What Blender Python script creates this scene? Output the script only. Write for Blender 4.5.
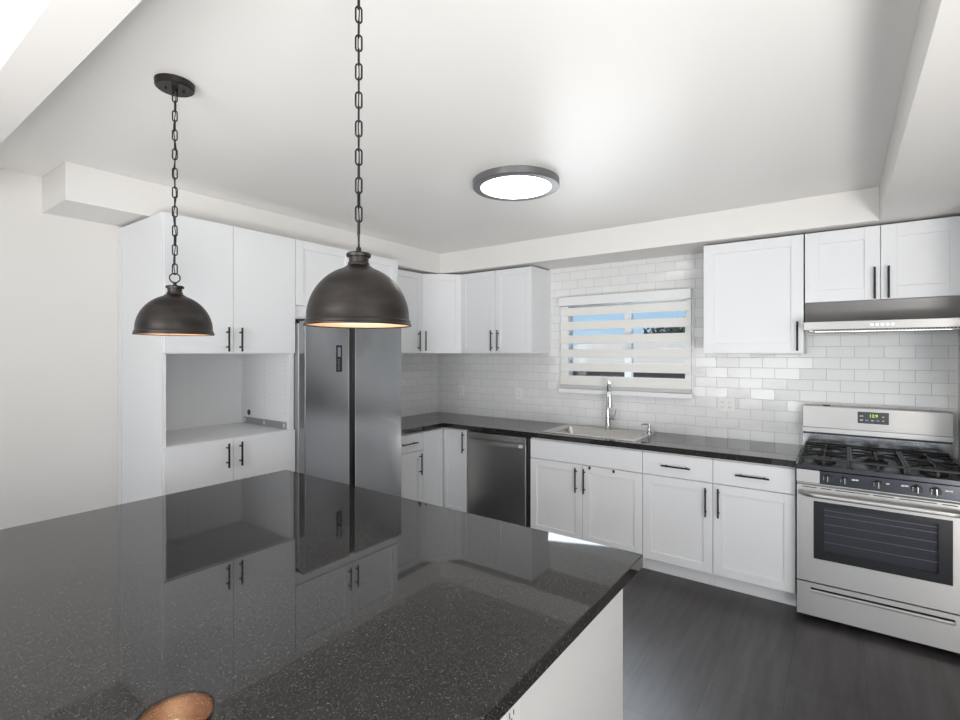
import bpy, bmesh, math, random
from mathutils import Vector, Matrix
random.seed(4)
PI = math.pi
S = bpy.context.scene
for o in list(bpy.data.objects): bpy.data.objects.remove(o)
COL = S.collection

# ------------------------------------------------------------------ camera
cam_d = bpy.data.cameras.new('camera'); cam = bpy.data.objects.new('camera', cam_d); COL.objects.link(cam)
cam.location = (0, 0, 1.571); cam.rotation_euler = (PI/2, 0, math.radians(36.0))
cam_d.sensor_width = 36; cam_d.lens = 36*498/960; cam_d.shift_y = -7/960; cam_d.clip_start = 0.05
S.camera = cam

# ------------------------------------------------------------------ colour management
S.view_settings.view_transform = 'Standard'; S.view_settings.look = 'None'
S.view_settings.gamma = 1; S.view_settings.exposure = 0.27; S.view_settings.use_curve_mapping = False

# ------------------------------------------------------------------ sky
W = bpy.data.worlds.new('sky'); S.world = W; W.use_nodes = True
nt = W.node_tree; nt.nodes.clear()
wo = nt.nodes.new('ShaderNodeOutputWorld'); bg = nt.nodes.new('ShaderNodeBackground')
tc = nt.nodes.new('ShaderNodeTexCoord'); sx = nt.nodes.new('ShaderNodeSeparateXYZ'); rp = nt.nodes.new('ShaderNodeValToRGB')
nt.links.new(tc.outputs['Generated'], sx.inputs[0]); nt.links.new(sx.outputs['Z'], rp.inputs[0])
nt.links.new(rp.outputs[0], bg.inputs[0]); nt.links.new(bg.outputs[0], wo.inputs[0])
rp.color_ramp.elements[0].position = 0.0; rp.color_ramp.elements[0].color = (0.45, 0.63, 0.80, 1)
rp.color_ramp.elements[1].position = 0.35; rp.color_ramp.elements[1].color = (0.10, 0.30, 0.62, 1)
bg.inputs[1].default_value = 1.0

# ------------------------------------------------------------------ sun, daylight at the windows and added fill lights
def area(name, loc, target, sx_, sy_, power, color=(1, 1, 1), spread=PI):
    L = bpy.data.lights.new(name, 'AREA'); L.shape = 'RECTANGLE'; L.size = sx_; L.size_y = sy_
    L.energy = power; L.color = color; L.spread = spread
    o = bpy.data.objects.new(name, L); COL.objects.link(o); o.location = loc
    o.rotation_euler = (Vector(target)-Vector(loc)).to_track_quat('-Z', 'Y').to_euler(); return o
sun_d = bpy.data.lights.new('sun', 'SUN'); sun_d.energy = 3.4; sun_d.color = (1, 0.90, 0.76); sun_d.angle = 0.01
sun = bpy.data.objects.new('sun', sun_d); COL.objects.link(sun); sun.rotation_euler = (math.radians(38), 0, math.radians(-60))
# glass doors behind the photographer and windows in the right wall of the room
area('daylight_rear', (-0.4, -2.90, 1.25), (-0.8, 3.2, 3.0), 3.2, 2.2, 42, (1, 0.985, 0.96))
area('daylight_right', (3.10, -0.6, 1.45), (-2.5, 0.6, 2.6), 2.6, 1.7, 34, (1, 0.985, 0.96))
# lights added inside the blind to imitate window glow on ceiling and floor
area('added_sink_window_up', (-1.53, 4.02, 1.62), (-0.72, 2.25, 2.75), 1.15, 0.80, 1.5, (0.93, 0.97, 1), math.radians(70))
area('added_sink_window_down', (-1.53, 4.02, 1.60), (-1.0, 2.6, 0.0), 1.05, 0.70, 5, (0.80, 0.90, 1), math.radians(80))
# two unseen fill lights added out of frame, aimed up to brighten the ceiling
area('added_fill_right', (1.60, -0.6, 0.38), (-0.1, 1.4, 2.56), 1.1, 1.1, 47, (1, 0.985, 0.965), math.radians(112))
area('added_fill_left', (-1.3, -0.9, 1.45), (-1.6, 1.4, 2.56), 1.5, 1.5, 18, (1, 0.985, 0.965), math.radians(130))

# ------------------------------------------------------------------ materials
def mat(name, col, rough=0.5, metal=0.0, **k):
    m = bpy.data.materials.new(name); m.use_nodes = True
    b = m.node_tree.nodes['Principled BSDF']
    b.inputs['Base Color'].default_value = (*col, 1); b.inputs['Roughness'].default_value = rough
    b.inputs['Metallic'].default_value = metal
    for a, v in k.items(): b.inputs[a.replace('_', ' ')].default_value = v
    return m
def N(m, t, **k):
    n = m.node_tree.nodes.new(t)
    for a, v in k.items():
        if hasattr(n, a): setattr(n, a, v)
        else: n.inputs[a].default_value = v
    return n
def LK(m, a, b): m.node_tree.links.new(a, b)
def P(m): return m.node_tree.nodes['Principled BSDF']
def noise_bump(m, scale=200, strength=0.05, dist=0.001, stretch=None, detail=2):
    t = N(m, 'ShaderNodeTexCoord'); mp = N(m, 'ShaderNodeMapping'); n = N(m, 'ShaderNodeTexNoise'); b = N(m, 'ShaderNodeBump')
    n.inputs['Scale'].default_value = scale; n.inputs['Detail'].default_value = detail
    b.inputs['Strength'].default_value = strength; b.inputs['Distance'].default_value = dist
    if stretch: mp.inputs['Scale'].default_value = stretch
    LK(m, t.outputs['Object'], mp.inputs[0]); LK(m, mp.outputs[0], n.inputs['Vector']); LK(m, n.outputs[0], b.inputs['Height'])
    LK(m, b.outputs[0], P(m).inputs['Normal']); return n

M = {}
M['wall'] = mat('wall_paint', (0.77, 0.745, 0.715), 0.55); noise_bump(M['wall'], 90, 0.08, 0.002)
M['ceil'] = mat('ceiling_paint', (0.88, 0.865, 0.84), 0.33); noise_bump(M['ceil'], 60, 0.10, 0.002)
M['soffit'] = mat('soffit_paint', (0.80, 0.78, 0.755), 0.45); noise_bump(M['soffit'], 60, 0.08, 0.002)
M['cab'] = mat('cabinet_white_paint', (0.79, 0.795, 0.81), 0.32); noise_bump(M['cab'], 300, 0.02, 0.0005)
M['cabin'] = mat('cabinet_inside_white', (0.78, 0.78, 0.78), 0.45); noise_bump(M['cabin'], 300, 0.02, 0.0005)
M['black'] = mat('black_handle_metal', (0.012, 0.012, 0.013), 0.38, 0.4)
M['blackp'] = mat('black_plastic', (0.015, 0.015, 0.016), 0.45)
M['white_pl'] = mat('white_plastic', (0.80, 0.80, 0.79), 0.3)
M['blind'] = mat('blind_slat_white', (0.82, 0.81, 0.78), 0.4)
M['vinyl'] = mat('window_vinyl_white', (0.82, 0.83, 0.84), 0.35)
M['chrome'] = mat('brushed_chrome', (0.55, 0.55, 0.56), 0.2, 1.0)
M['iron'] = mat('cast_iron', (0.02, 0.02, 0.021), 0.45, 0.3); noise_bump(M['iron'], 400, 0.2, 0.0005)
M['enamel'] = mat('black_enamel', (0.012, 0.012, 0.014), 0.25)
M['ovenin'] = mat('oven_cavity_enamel', (0.13, 0.13, 0.14), 0.4)
M['rack'] = mat('oven_rack_steel', (0.6, 0.6, 0.6), 0.3, 1.0)
M['ink'] = mat('white_print', (0.75, 0.75, 0.75), 0.5)
M['inkblue'] = mat('blue_print', (0.35, 0.33, 0.75), 0.5)
M['icon'] = mat('grey_print', (0.22, 0.25, 0.29), 0.4)
M['copper'] = mat('copper_lining', (0.78, 0.50, 0.32), 0.42, 0.35)
M['hole'] = mat('drilled_hole_brown', (0.10, 0.05, 0.03), 0.8)  # brown colour of the drilled cable hole
M['pin'] = mat('shelf_pin_hole', (0.35, 0.35, 0.35), 0.8)
M['zinc'] = mat('zinc_bracket', (0.42, 0.42, 0.42), 0.45, 0.7)
M['brown'] = mat('eave_dark_wood', (0.06, 0.045, 0.04), 0.7)
M['stucco'] = mat('beige_stucco', (0.62, 0.56, 0.49), 0.9); noise_bump(M['stucco'], 30, 0.3, 0.01)
M['roofb'] = mat('pale_roof_felt', (0.62, 0.55, 0.48), 0.9); noise_bump(M['roofb'], 20, 0.3, 0.01)
M['foliage'] = mat('tree_foliage', (0.11, 0.13, 0.085), 0.7)
M['bark'] = mat('tree_bark', (0.10, 0.07, 0.05), 0.9)
M['soil'] = mat('yard_concrete', (0.35, 0.34, 0.32), 0.9); noise_bump(M['soil'], 10, 0.2, 0.01)

def steel(name, col, rough, stretch, var=0.08):
    m = mat(name, col, rough, 1.0)
    n = noise_bump(m, 60, 0.006, 0.0002, stretch, 3)
    mr = N(m, 'ShaderNodeMapRange'); mr.inputs['To Min'].default_value = rough-var; mr.inputs['To Max'].default_value = rough+var
    LK(m, n.outputs[0], mr.inputs['Value']); LK(m, mr.outputs[0], P(m).inputs['Roughness']); return m
M['steel'] = steel('stainless_steel_horizontal_grain', (0.50, 0.484, 0.465), 0.40, (0.6, 20, 20), 0.05)
tg = N(M['steel'], 'ShaderNodeTangent', direction_type='RADIAL', axis='Z'); LK(M['steel'], tg.outputs[0], P(M['steel']).inputs['Tangent']); P(M['steel']).inputs['Anisotropic'].default_value = 0.75; P(M['steel']).inputs['Anisotropic Rotation'].default_value = 0.25
M['steelv'] = steel('stainless_steel_vertical_grain', (0.36, 0.37, 0.385), 0.20, (20, 20, 0.5))
M['steeld'] = steel('dark_stainless_steel', (0.36, 0.355, 0.35), 0.33, (0.6, 20, 20))
M['steelp'] = steel('polished_dark_steel', (0.33, 0.335, 0.345), 0.16, (0.6, 20, 20), 0.03)
M['steelk'] = steel('black_stainless_panel', (0.055, 0.056, 0.064), 0.25, (0.6, 20, 20), 0.05)
M['sinkst'] = steel('sink_steel', (0.62, 0.60, 0.57), 0.25, (20, 0.6, 20))

def bronze():
    m = mat('dark_bronze_brushed', (0.06, 0.05, 0.045), 0.38, 0.75)
    n = noise_bump(m, 9, 0.04, 0.001, (1, 1, 4), 3)
    cr = N(m, 'ShaderNodeValToRGB'); cr.color_ramp.elements[0].color = (0.034, 0.030, 0.029, 1); cr.color_ramp.elements[1].color = (0.058, 0.050, 0.046, 1)
    cr.color_ramp.elements[0].position = 0.35; cr.color_ramp.elements[1].position = 0.75
    LK(m, n.outputs[0], cr.inputs[0]); LK(m, cr.outputs[0], P(m).inputs['Base Color']); return m
M['bronze'] = bronze()

def quartz():
    m = mat('black_speckled_quartz', (0.02, 0.02, 0.02), 0.035); p = P(m)
    t = N(m, 'ShaderNodeTexCoord')
    v = N(m, 'ShaderNodeTexVoronoi', feature='F1'); v.inputs['Scale'].default_value = 500
    LK(m, t.outputs['Object'], v.inputs['Vector'])
    cr = N(m, 'ShaderNodeValToRGB'); e = cr.color_ramp
    sp = N(m, 'ShaderNodeSeparateColor'); LK(m, v.outputs['Color'], sp.inputs[0])
    e.elements[0].position = 0.0; e.elements[0].color = (0.005, 0.0047, 0.0045, 1)
    e.elements[1].position = 0.55; e.elements[1].color = (0.010, 0.0094, 0.009, 1)
    a = e.elements.new(0.86); a.color = (0.034, 0.031, 0.030, 1)
    b = e.elements.new(0.985); b.color = (0.075, 0.07, 0.067, 1)
    c = e.elements.new(0.993); c.color = (0.17, 0.16, 0.15, 1)
    LK(m, sp.outputs[0], cr.inputs[0]); LK(m, cr.outputs[0], p.inputs['Base Color'])
    p.inputs['IOR'].default_value = 1.60
    return m
M['quartz'] = quartz()

def tile_mat():
    m = mat('white_subway_tile', (0.8, 0.8, 0.8), 0.12); p = P(m)
    t = N(m, 'ShaderNodeTexCoord'); s = N(m, 'ShaderNodeSeparateXYZ'); c = N(m, 'ShaderNodeCombineXYZ')
    ad = N(m, 'ShaderNodeMath', operation='ADD')
    LK(m, t.outputs['Object'], s.inputs[0]); LK(m, s.outputs['X'], ad.inputs[0]); LK(m, s.outputs['Y'], ad.inputs[1])
    sc = N(m, 'ShaderNodeMath', operation='ADD'); sc.inputs[1].default_value = -0.919
    LK(m, ad.outputs[0], c.inputs['X']); LK(m, s.outputs['Z'], sc.inputs[0]); LK(m, sc.outputs[0], c.inputs['Y'])
    b = N(m, 'ShaderNodeTexBrick'); b.offset = 0.5
    b.inputs['Scale'].default_value = 1; b.inputs['Brick Width'].default_value = 0.1545; b.inputs['Row Height'].default_value = 0.0775
    b.inputs['Mortar Size'].default_value = 0.0015; b.inputs['Mortar Smooth'].default_value = 0.3
    b.inputs['Color1'].default_value = (0.755, 0.755, 0.755, 1); b.inputs['Color2'].default_value = (0.785, 0.785, 0.78, 1)
    b.inputs['Mortar'].default_value = (0.48, 0.48, 0.48, 1)
    LK(m, c.outputs[0], b.inputs['Vector']); LK(m, b.outputs['Color'], p.inputs['Base Color'])
    mr = N(m, 'ShaderNodeMapRange'); mr.inputs['To Min'].default_value = 0.10; mr.inputs['To Max'].default_value = 0.7
    LK(m, b.outputs['Fac'], mr.inputs['Value']); LK(m, mr.outputs[0], p.inputs['Roughness'])
    inv = N(m, 'ShaderNodeMath', operation='SUBTRACT'); inv.inputs[0].default_value = 1; LK(m, b.outputs['Fac'], inv.inputs[1])
    n = N(m, 'ShaderNodeTexNoise'); n.inputs['Scale'].default_value = 9; n.inputs['Detail'].default_value = 1
    LK(m, c.outputs[0], n.inputs['Vector'])
    bu = N(m, 'ShaderNodeBump'); bu.inputs['Strength'].default_value = 0.25; bu.inputs['Distance'].default_value = 0.004
    bu2 = N(m, 'ShaderNodeBump'); bu2.inputs['Strength'].default_value = 0.5; bu2.inputs['Distance'].default_value = 0.0015
    LK(m, n.outputs[0], bu.inputs['Height']); LK(m, inv.outputs[0], bu2.inputs['Height'])
    # every tile is laid at a very slightly different tilt
    b2 = N(m, 'ShaderNodeTexBrick'); b2.offset = 0.5
    for a_ in ('Scale', 'Brick Width', 'Row Height', 'Mortar Size', 'Mortar Smooth'): b2.inputs[a_].default_value = b.inputs[a_].default_value
    b2.inputs['Color1'].default_value = (0, 0, 0, 1); b2.inputs['Color2'].default_value = (1, 1, 1, 1); b2.inputs['Mortar'].default_value = (.5, .5, .5, 1)
    LK(m, c.outputs[0], b2.inputs['Vector'])
    wn = N(m, 'ShaderNodeTexWhiteNoise', noise_dimensions='1D'); LK(m, b2.outputs['Color'], wn.inputs['W'])
    sb = N(m, 'ShaderNodeVectorMath', operation='SUBTRACT'); sb.inputs[1].default_value = (.5, .5, .5); LK(m, wn.outputs['Color'], sb.inputs[0])
    scl = N(m, 'ShaderNodeVectorMath', operation='SCALE'); scl.inputs['Scale'].default_value = 0.045; LK(m, sb.outputs[0], scl.inputs[0])
    av = N(m, 'ShaderNodeVectorMath', operation='ADD'); LK(m, bu.outputs[0], av.inputs[0]); LK(m, scl.outputs[0], av.inputs[1])
    nn = N(m, 'ShaderNodeVectorMath', operation='NORMALIZE'); LK(m, av.outputs[0], nn.inputs[0])
    LK(m, nn.outputs[0], bu2.inputs['Normal']); LK(m, bu2.outputs[0], p.inputs['Normal'])
    return m
M['tile'] = tile_mat()

def floor_mat():
    m = mat('dark_grey_floor_tile', (0.05, 0.05, 0.05), 0.36); p = P(m)
    t = N(m, 'ShaderNodeTexCoord'); mp = N(m, 'ShaderNodeMapping'); mp.inputs['Rotation'].default_value = (0, 0, PI/2); mp.inputs['Location'].default_value = (0.12, 0.21, 0)
    LK(m, t.outputs['Object'], mp.inputs[0])
    b = N(m, 'ShaderNodeTexBrick'); b.offset = 0.35
    b.inputs['Scale'].default_value = 1; b.inputs['Brick Width'].default_value = 0.61; b.inputs['Row Height'].default_value = 0.305
    b.inputs['Mortar Size'].default_value = 0.0016; b.inputs['Mortar Smooth'].default_value = 0.2
    b.inputs['Color1'].default_value = (0.043, 0.038, 0.039, 1); b.inputs['Color2'].default_value = (0.054, 0.049, 0.049, 1)
    b.inputs['Mortar'].default_value = (0.020, 0.018, 0.018, 1)
    LK(m, mp.outputs[0], b.inputs['Vector'])
    mp2 = N(m, 'ShaderNodeMapping'); mp2.inputs['Scale'].default_value = (22, 2.2, 1); LK(m, t.outputs['Object'], mp2.inputs[0])
    n = N(m, 'ShaderNodeTexNoise'); n.inputs['Scale'].default_value = 1.0; n.inputs['Detail'].default_value = 5; LK(m, mp2.outputs[0], n.inputs['Vector'])
    cr = N(m, 'ShaderNodeValToRGB'); cr.color_ramp.elements[0].color = (0.70, 0.70, 0.70, 1); cr.color_ramp.elements[1].color = (1.4, 1.4, 1.4, 1)
    cr.color_ramp.elements[0].position = 0.3; cr.color_ramp.elements[1].position = 0.72
    LK(m, n.outputs[0], cr.inputs[0])
    mx = N(m, 'ShaderNodeMix', data_type='RGBA', blend_type='MULTIPLY'); mx.inputs[0].default_value = 1
    LK(m, b.outputs['Color'], mx.inputs[6]); LK(m, cr.outputs[0], mx.inputs[7]); LK(m, mx.outputs[2], p.inputs['Base Color'])
    bu = N(m, 'ShaderNodeBump'); bu.inputs['Strength'].default_value = 0.12; bu.inputs['Distance'].default_value = 0.002
    LK(m, n.outputs[0], bu.inputs['Height']); LK(m, bu.outputs[0], p.inputs['Normal'])
    return m
M['floor'] = floor_mat()

def glass(name, tint, rough=0.0, gloss=0.08):
    m = bpy.data.materials.new(name); m.use_nodes = True; n = m.node_tree; n.nodes.clear()
    o = n.nodes.new('ShaderNodeOutputMaterial'); t = n.nodes.new('ShaderNodeBsdfTransparent'); g = n.nodes.new('ShaderNodeBsdfGlossy'); x = n.nodes.new('ShaderNodeMixShader')
    t.inputs[0].default_value = (*tint, 1); g.inputs['Roughness'].default_value = rough
    fr = n.nodes.new('ShaderNodeFresnel'); fr.inputs[0].default_value = 1.45
    n.links.new(fr.outputs[0], x.inputs[0]); n.links.new(t.outputs[0], x.inputs[1]); n.links.new(g.outputs[0], x.inputs[2]); n.links.new(x.outputs[0], o.inputs[0]); return m
M['glass'] = glass('clear_window_glass', (0.95, 0.97, 0.97))
M['ovenglass'] = glass('tinted_oven_glass', (0.72, 0.72, 0.75), 0.03)
def emit(name, col, s):
    m = bpy.data.materials.new(name); m.use_nodes = True; b = P(m)
    b.inputs['Base Color'].default_value = (*col, 1); b.inputs['Emission Color'].default_value = (*col, 1); b.inputs['Emission Strength'].default_value = s; return m
M['diff'] = emit('lit_diffuser', (1, 0.985, 0.96), 5.0)
M['bulb'] = emit('lit_bulb', (1, 0.84, 0.66), 26.0)
M['led'] = emit('hood_led_strip', (1, 0.97, 0.92), 2.0)
M['green'] = emit('green_digits', (0.45, 0.75, 0.08), 0.9)
M['hoodled'] = emit('hood_indicator', (0.9, 0.95, 1), 1.2)

# ------------------------------------------------------------------ helpers
def bx(bm, x0, x1, y0, y1, z0, z1, bev=0.0, seg=1):
    vs = [bm.verts.new(v) for v in ((x0,y0,z0),(x1,y0,z0),(x1,y1,z0),(x0,y1,z0),(x0,y0,z1),(x1,y0,z1),(x1,y1,z1),(x0,y1,z1))]
    fs = [bm.faces.new([vs[i] for i in f]) for f in ((0,3,2,1),(4,5,6,7),(0,1,5,4),(1,2,6,5),(2,3,7,6),(3,0,4,7))]
    if bev > 0:
        es = list({e for f in fs for e in f.edges})
        bmesh.ops.bevel(bm, geom=es, offset=bev, segments=seg, affect='EDGES', profile=0.5)
def cyl(bm, p0, p1, r0, r1=None, n=20, cap=True):
    r1 = r0 if r1 is None else r1
    p0 = Vector(p0); p1 = Vector(p1); d = p1-p0
    q = d.to_track_quat('Z', 'Y').to_matrix().to_4x4()
    bmesh.ops.create_cone(bm, cap_ends=cap, cap_tris=False, segments=n, radius1=r0, radius2=r1, depth=d.length, matrix=Matrix.Translation((p0+p1)/2) @ q)
def lathe(bm, prof, c=(0, 0, 0), n=48, close=False):
    rings = []
    for r, z in prof:
        if r < 1e-6: rings.append([bm.verts.new((c[0], c[1], c[2]+z))])
        else: rings.append([bm.verts.new((c[0]+r*math.cos(2*PI*i/n), c[1]+r*math.sin(2*PI*i/n), c[2]+z)) for i in range(n)])
    pairs = list(zip(rings, rings[1:]))
    if close: pairs.append((rings[-1], rings[0]))
    for a, b in pairs:
        for i in range(n):
            j = (i+1) % n
            if len(a) == 1 and len(b) == 1: continue
            if len(a) == 1: bm.faces.new((a[0], b[j], b[i]))
            elif len(b) == 1: bm.faces.new((a[i], a[j], b[0]))
            else: bm.faces.new((a[i], a[j], b[j], b[i]))
def tube(bm, pts, r, n=10, closed=False, radii=None):
    pts = [Vector(p) for p in pts]; k = len(pts); rings = []
    up = Vector((0, 0, 1)); prev = None
    for i, p in enumerate(pts):
        if closed: d = pts[(i+1) % k]-pts[i-1]
        else: d = pts[min(i+1, k-1)]-pts[max(i-1, 0)]
        d.normalize()
        if prev is None:
            a = d.orthogonal().normalized()
        else:
            a = (prev-d*prev.dot(d)).normalized()
        prev = a; b = d.cross(a); rr = radii[i] if radii else r
        rings.append([bm.verts.new(p+(a*math.cos(2*PI*j/n)+b*math.sin(2*PI*j/n))*rr) for j in range(n)])
    for i in range(k if closed else k-1):
        A, B = rings[i], rings[(i+1) % k]
        for j in range(n): bm.faces.new((A[j], A[(j+1) % n], B[(j+1) % n], B[j]))
    if not closed:
        bm.faces.new(rings[0][::-1]); bm.faces.new(rings[-1])
def obj(name, bm, m, parent=None, smooth=False, label=None):
    bmesh.ops.recalc_face_normals(bm, faces=bm.faces)
    me = bpy.data.meshes.new(name); bm.to_mesh(me); bm.free()
    if smooth:
        for p in me.polygons: p.use_smooth = True
        try: me.set_sharp_from_angle(angle=math.radians(35))
        except Exception: pass
    for mm in (m if isinstance(m, (list, tuple)) else [m]): me.materials.append(mm)
    o = bpy.data.objects.new(name, me); COL.objects.link(o)
    if parent: o.parent = parent
    if label: o['label'] = label
    return o
def B(*boxes, bev=0.0, seg=1):
    bm = bmesh.new()
    for b in boxes: bx(bm, *b, bev=bev, seg=seg)
    return bm
def parts(name, boxes, m, parent, bev=0.0, label=None):
    return [obj(name, B(b, bev=bev), m, parent, label=label) for b in boxes]
def thing(name, label, cat, loc=(0, 0, 0), rz=0, group=None):
    o = bpy.data.objects.new(name, None); COL.objects.link(o); o.location = loc; o.rotation_euler = (0, 0, rz)
    o.empty_display_size = 0.1; o['label'] = label; o['category'] = cat
    if group: o['group'] = group
    return o
def tag(o, label, cat, group=None, kind=None):
    o['label'] = label; o['category'] = cat
    if group: o['group'] = group
    if kind: o['kind'] = kind
    return o
def struct(name, bm, m, label=None, parent=None):
    o = obj(name, bm, m, parent)
    if not parent: o['kind'] = 'structure'
    if label: o['label'] = label
    return o
def text(name, body, size, loc, m, parent, rot=(PI/2, 0, 0), extrude=0.0003):
    c = bpy.data.curves.new(name, 'FONT'); c.body = body; c.size = size; c.extrude = extrude; c.align_x = 'CENTER'; c.align_y = 'CENTER'
    t = bpy.data.objects.new(name+'_curve', c); COL.objects.link(t)
    dg = bpy.context.evaluated_depsgraph_get(); me = bpy.data.meshes.new_from_object(t.evaluated_get(dg))
    bpy.data.objects.remove(t); me.name = name
    me.transform(Matrix.Translation(loc) @ Matrix.Rotation(rot[2], 4, 'Z') @ Matrix.Rotation(rot[0], 4, 'X'))
    me.materials.clear(); me.materials.append(m)
    o = bpy.data.objects.new(name, me); COL.objects.link(o); o.parent = parent; return o

XL, YB, ZC = -3.625, 4.18, 2.555       # left wall, back wall, ceiling
SF = 2.356                              # soffit underside
# ------------------------------------------------------------------ room shell
struct('floor', B((XL-0.1, 3.3, -3.1, YB+0.1, -0.1, 0)), M['floor'])
struct('ceiling', B((XL-0.1, 3.3, -3.1, YB+0.1, ZC, ZC+0.1)), M['ceil'])
WX0, WX1, WZ0, WZ1 = -2.105, -0.945, 1.215, 2.065
struct('wall_back', B((XL, WX0+.03, YB, YB+.12, 0, ZC), (WX1-.03, 0.575, YB, YB+.12, 0, ZC), (WX0+.03, WX1-.03, YB, YB+.12, 0, WZ0+.03), (WX0+.03, WX1-.03, YB, YB+.12, WZ1-.03, ZC)), M['tile'], 'white subway tiled back wall')
struct('wall_back_right', B((0.575, 3.2, YB, YB+.12, 0, ZC)), M['wall'])
struct('wall_left', B((XL-.12, XL, -3.0, YB+.12, 0, ZC)), M['wall'], 'plain off-white painted left wall')
struct('trim_1', B((XL+.0005, XL+.008, 2.95, YB-.0005, 0.0, 1.60)), M['tile'], 'white subway tile on the left wall beside the refrigerator')
struct('wall_end', B((0.575, 0.69, 3.36, YB-.0005, 0, SF-.001)), M['wall'], 'short return wall at the right of the range')
# rear wall with a wide glass door opening, right wall with window opening (behind the photographer)
struct('wall_rear', B((XL, -2.15, -3.1, -3.0, 0, ZC), (1.35, 3.2, -3.1, -3.0, 0, ZC), (-2.15, 1.35, -3.1, -3.0, 2.4, ZC)), M['wall'])
struct('wall_right', B((3.2, 3.3, -3.0, -1.95, 0, ZC), (3.2, 3.3, 0.75, YB, 0, ZC), (3.2, 3.3, -1.95, .75, 0, .55), (3.2, 3.3, -1.95, .75, 2.35, ZC)), M['wall'])
# soffits and beams
struct('trim_2', B((XL+.001, 0.1795, 3.76, YB-.001, SF, ZC-.001)), M['soffit'], 'soffit above the back wall cabinets')
struct('trim_3', B((XL+.001, -3.215, 0.815, 3.7595, SF, ZC-.001)), M['soffit'], 'soffit above the left wall cabinets')
struct('trim_4', B((0.18, 0.95, -2.99, YB-.001, SF, ZC-.001)), M['soffit'], 'wide dropped beam at the right running to the range wall')
struct('trim_5', B((XL+.001, 0.1795, 0.356, 0.483, 2.405, ZC-.001)), M['soffit'], 'narrow ceiling beam crossing at the upper left')

# window over the sink
wr = struct('window_1', B((WX0+.03, WX0+.075, YB+.03, YB+.09, WZ0+.03, WZ1-.03), (WX1-.075, WX1-.03, YB+.03, YB+.09, WZ0+.03, WZ1-.03),
     (WX0+.075, WX1-.075, YB+.03, YB+.09, WZ0+.03, WZ0+.075), (WX0+.075, WX1-.075, YB+.03, YB+.09, WZ1-.075, WZ1-.03), (-1.517, -1.460, YB+.03, YB+.09, WZ0+.075, WZ1-.075)), M['vinyl'])
struct('window_glass', B((WX0+.075, -1.517, YB+.058, YB+.062, WZ0+.075, WZ1-.075), (-1.460, WX1-.075, YB+.058, YB+.062, WZ0+.075, WZ1-.075)), M['glass'], parent=wr)
struct('window_casing', B((WX0, WX0+.032, YB-.012, YB+.03, WZ0, WZ1), (WX1-.032, WX1, YB-.012, YB+.03, WZ0, WZ1),
     (WX0+.032, WX1-.032, YB-.012, YB+.03, WZ1-.03, WZ1), (WX0-.004, WX1+.004, YB-.06, YB-.0125, WZ0-.004, WZ0+.034), (WX0+.032, WX1-.032, YB-.012, YB+.03, WZ0, WZ0+.03), bev=.002), M['vinyl'], parent=wr)

# ------------------------------------------------------------------ outdoors beyond the window
struct('ground', B((-16, 8, YB+.13, 40, -0.3, -0.2)), M['soil'], 'yard beyond the window')
g = thing('garage', 'low beige neighbouring garage with pale sloping roof seen through window slats', 'building', (-4.2, 9.6, -0.2))
obj('wall', B((-3.0, 3.5, 0, 4, 0, 1.18)), M['stucco'], g)
bm = bmesh.new()
for x0, x1, z0, z1 in ((-3.2, 3.7, 1.32, 2.02),):
    vs = [bm.verts.new(v) for v in ((x0, -.4, z0), (x1, -.4, z0), (x1-.0, 2.2, z1), (x0+2.5, 2.2, z1), (x0, -.4, z0+.07), (x1, -.4, z0+.07), (x1, 2.2, z1+.06), (x0+2.5, 2.2, z1+.06))]
    for f in ((0,3,2,1),(4,5,6,7),(0,1,5,4),(1,2,6,5),(2,3,7,6),(3,0,4,7)): bm.faces.new([vs[i] for i in f])
obj('roof', bm, M['roofb'], g)
obj('fascia', B((-3.2, 3.7, -.46, -.41, 1.22, 1.42)), M['brown'], g)
obj('ridge_cap', B((1.2, 3.7, 2.19, 2.27, 2.06, 2.13)), M['brown'], g)
obj('vent_pipe', B((0.55, 0.63, 2.0, 2.08, 1.98, 2.22)), M['brown'], g)
def tree(x, y, r, h, label):
    t = thing('tree', label, 'tree', (x, y, -0.2))
    bm = bmesh.new(); cyl(bm, (0, 0, 0), (0, 0, h), .12, .07, 8); obj('trunk', bm, M['bark'], t)
    bm = bmesh.new()
    for i in range(2600):
        a = random.uniform(0, 2*PI); u = random.uniform(-1, 1); q = random.random()**.33
        c = Vector((math.cos(a)*math.sqrt(1-u*u)*r*q, math.sin(a)*math.sqrt(1-u*u)*r*q, h+u*.5*r*q))
        m4 = Matrix.Translation(c) @ Matrix.Rotation(random.uniform(0, 6), 4, (random.random(), random.random(), random.random()+.1))
        s_ = random.uniform(.05, .11)
        vs = [bm.verts.new(m4 @ Vector(v)) for v in ((-s_, -s_*.4, 0), (0, -s_*.6, .02), (s_, 0, 0), (0, s_*.6, .02))]
        bm.faces.new(vs)
    obj('foliage', bm, M['foliage'], t)
tree(-3.5, 15.5, 1.6, 2.05, 'dark green tree crown above the garage roof at right window half')

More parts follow.
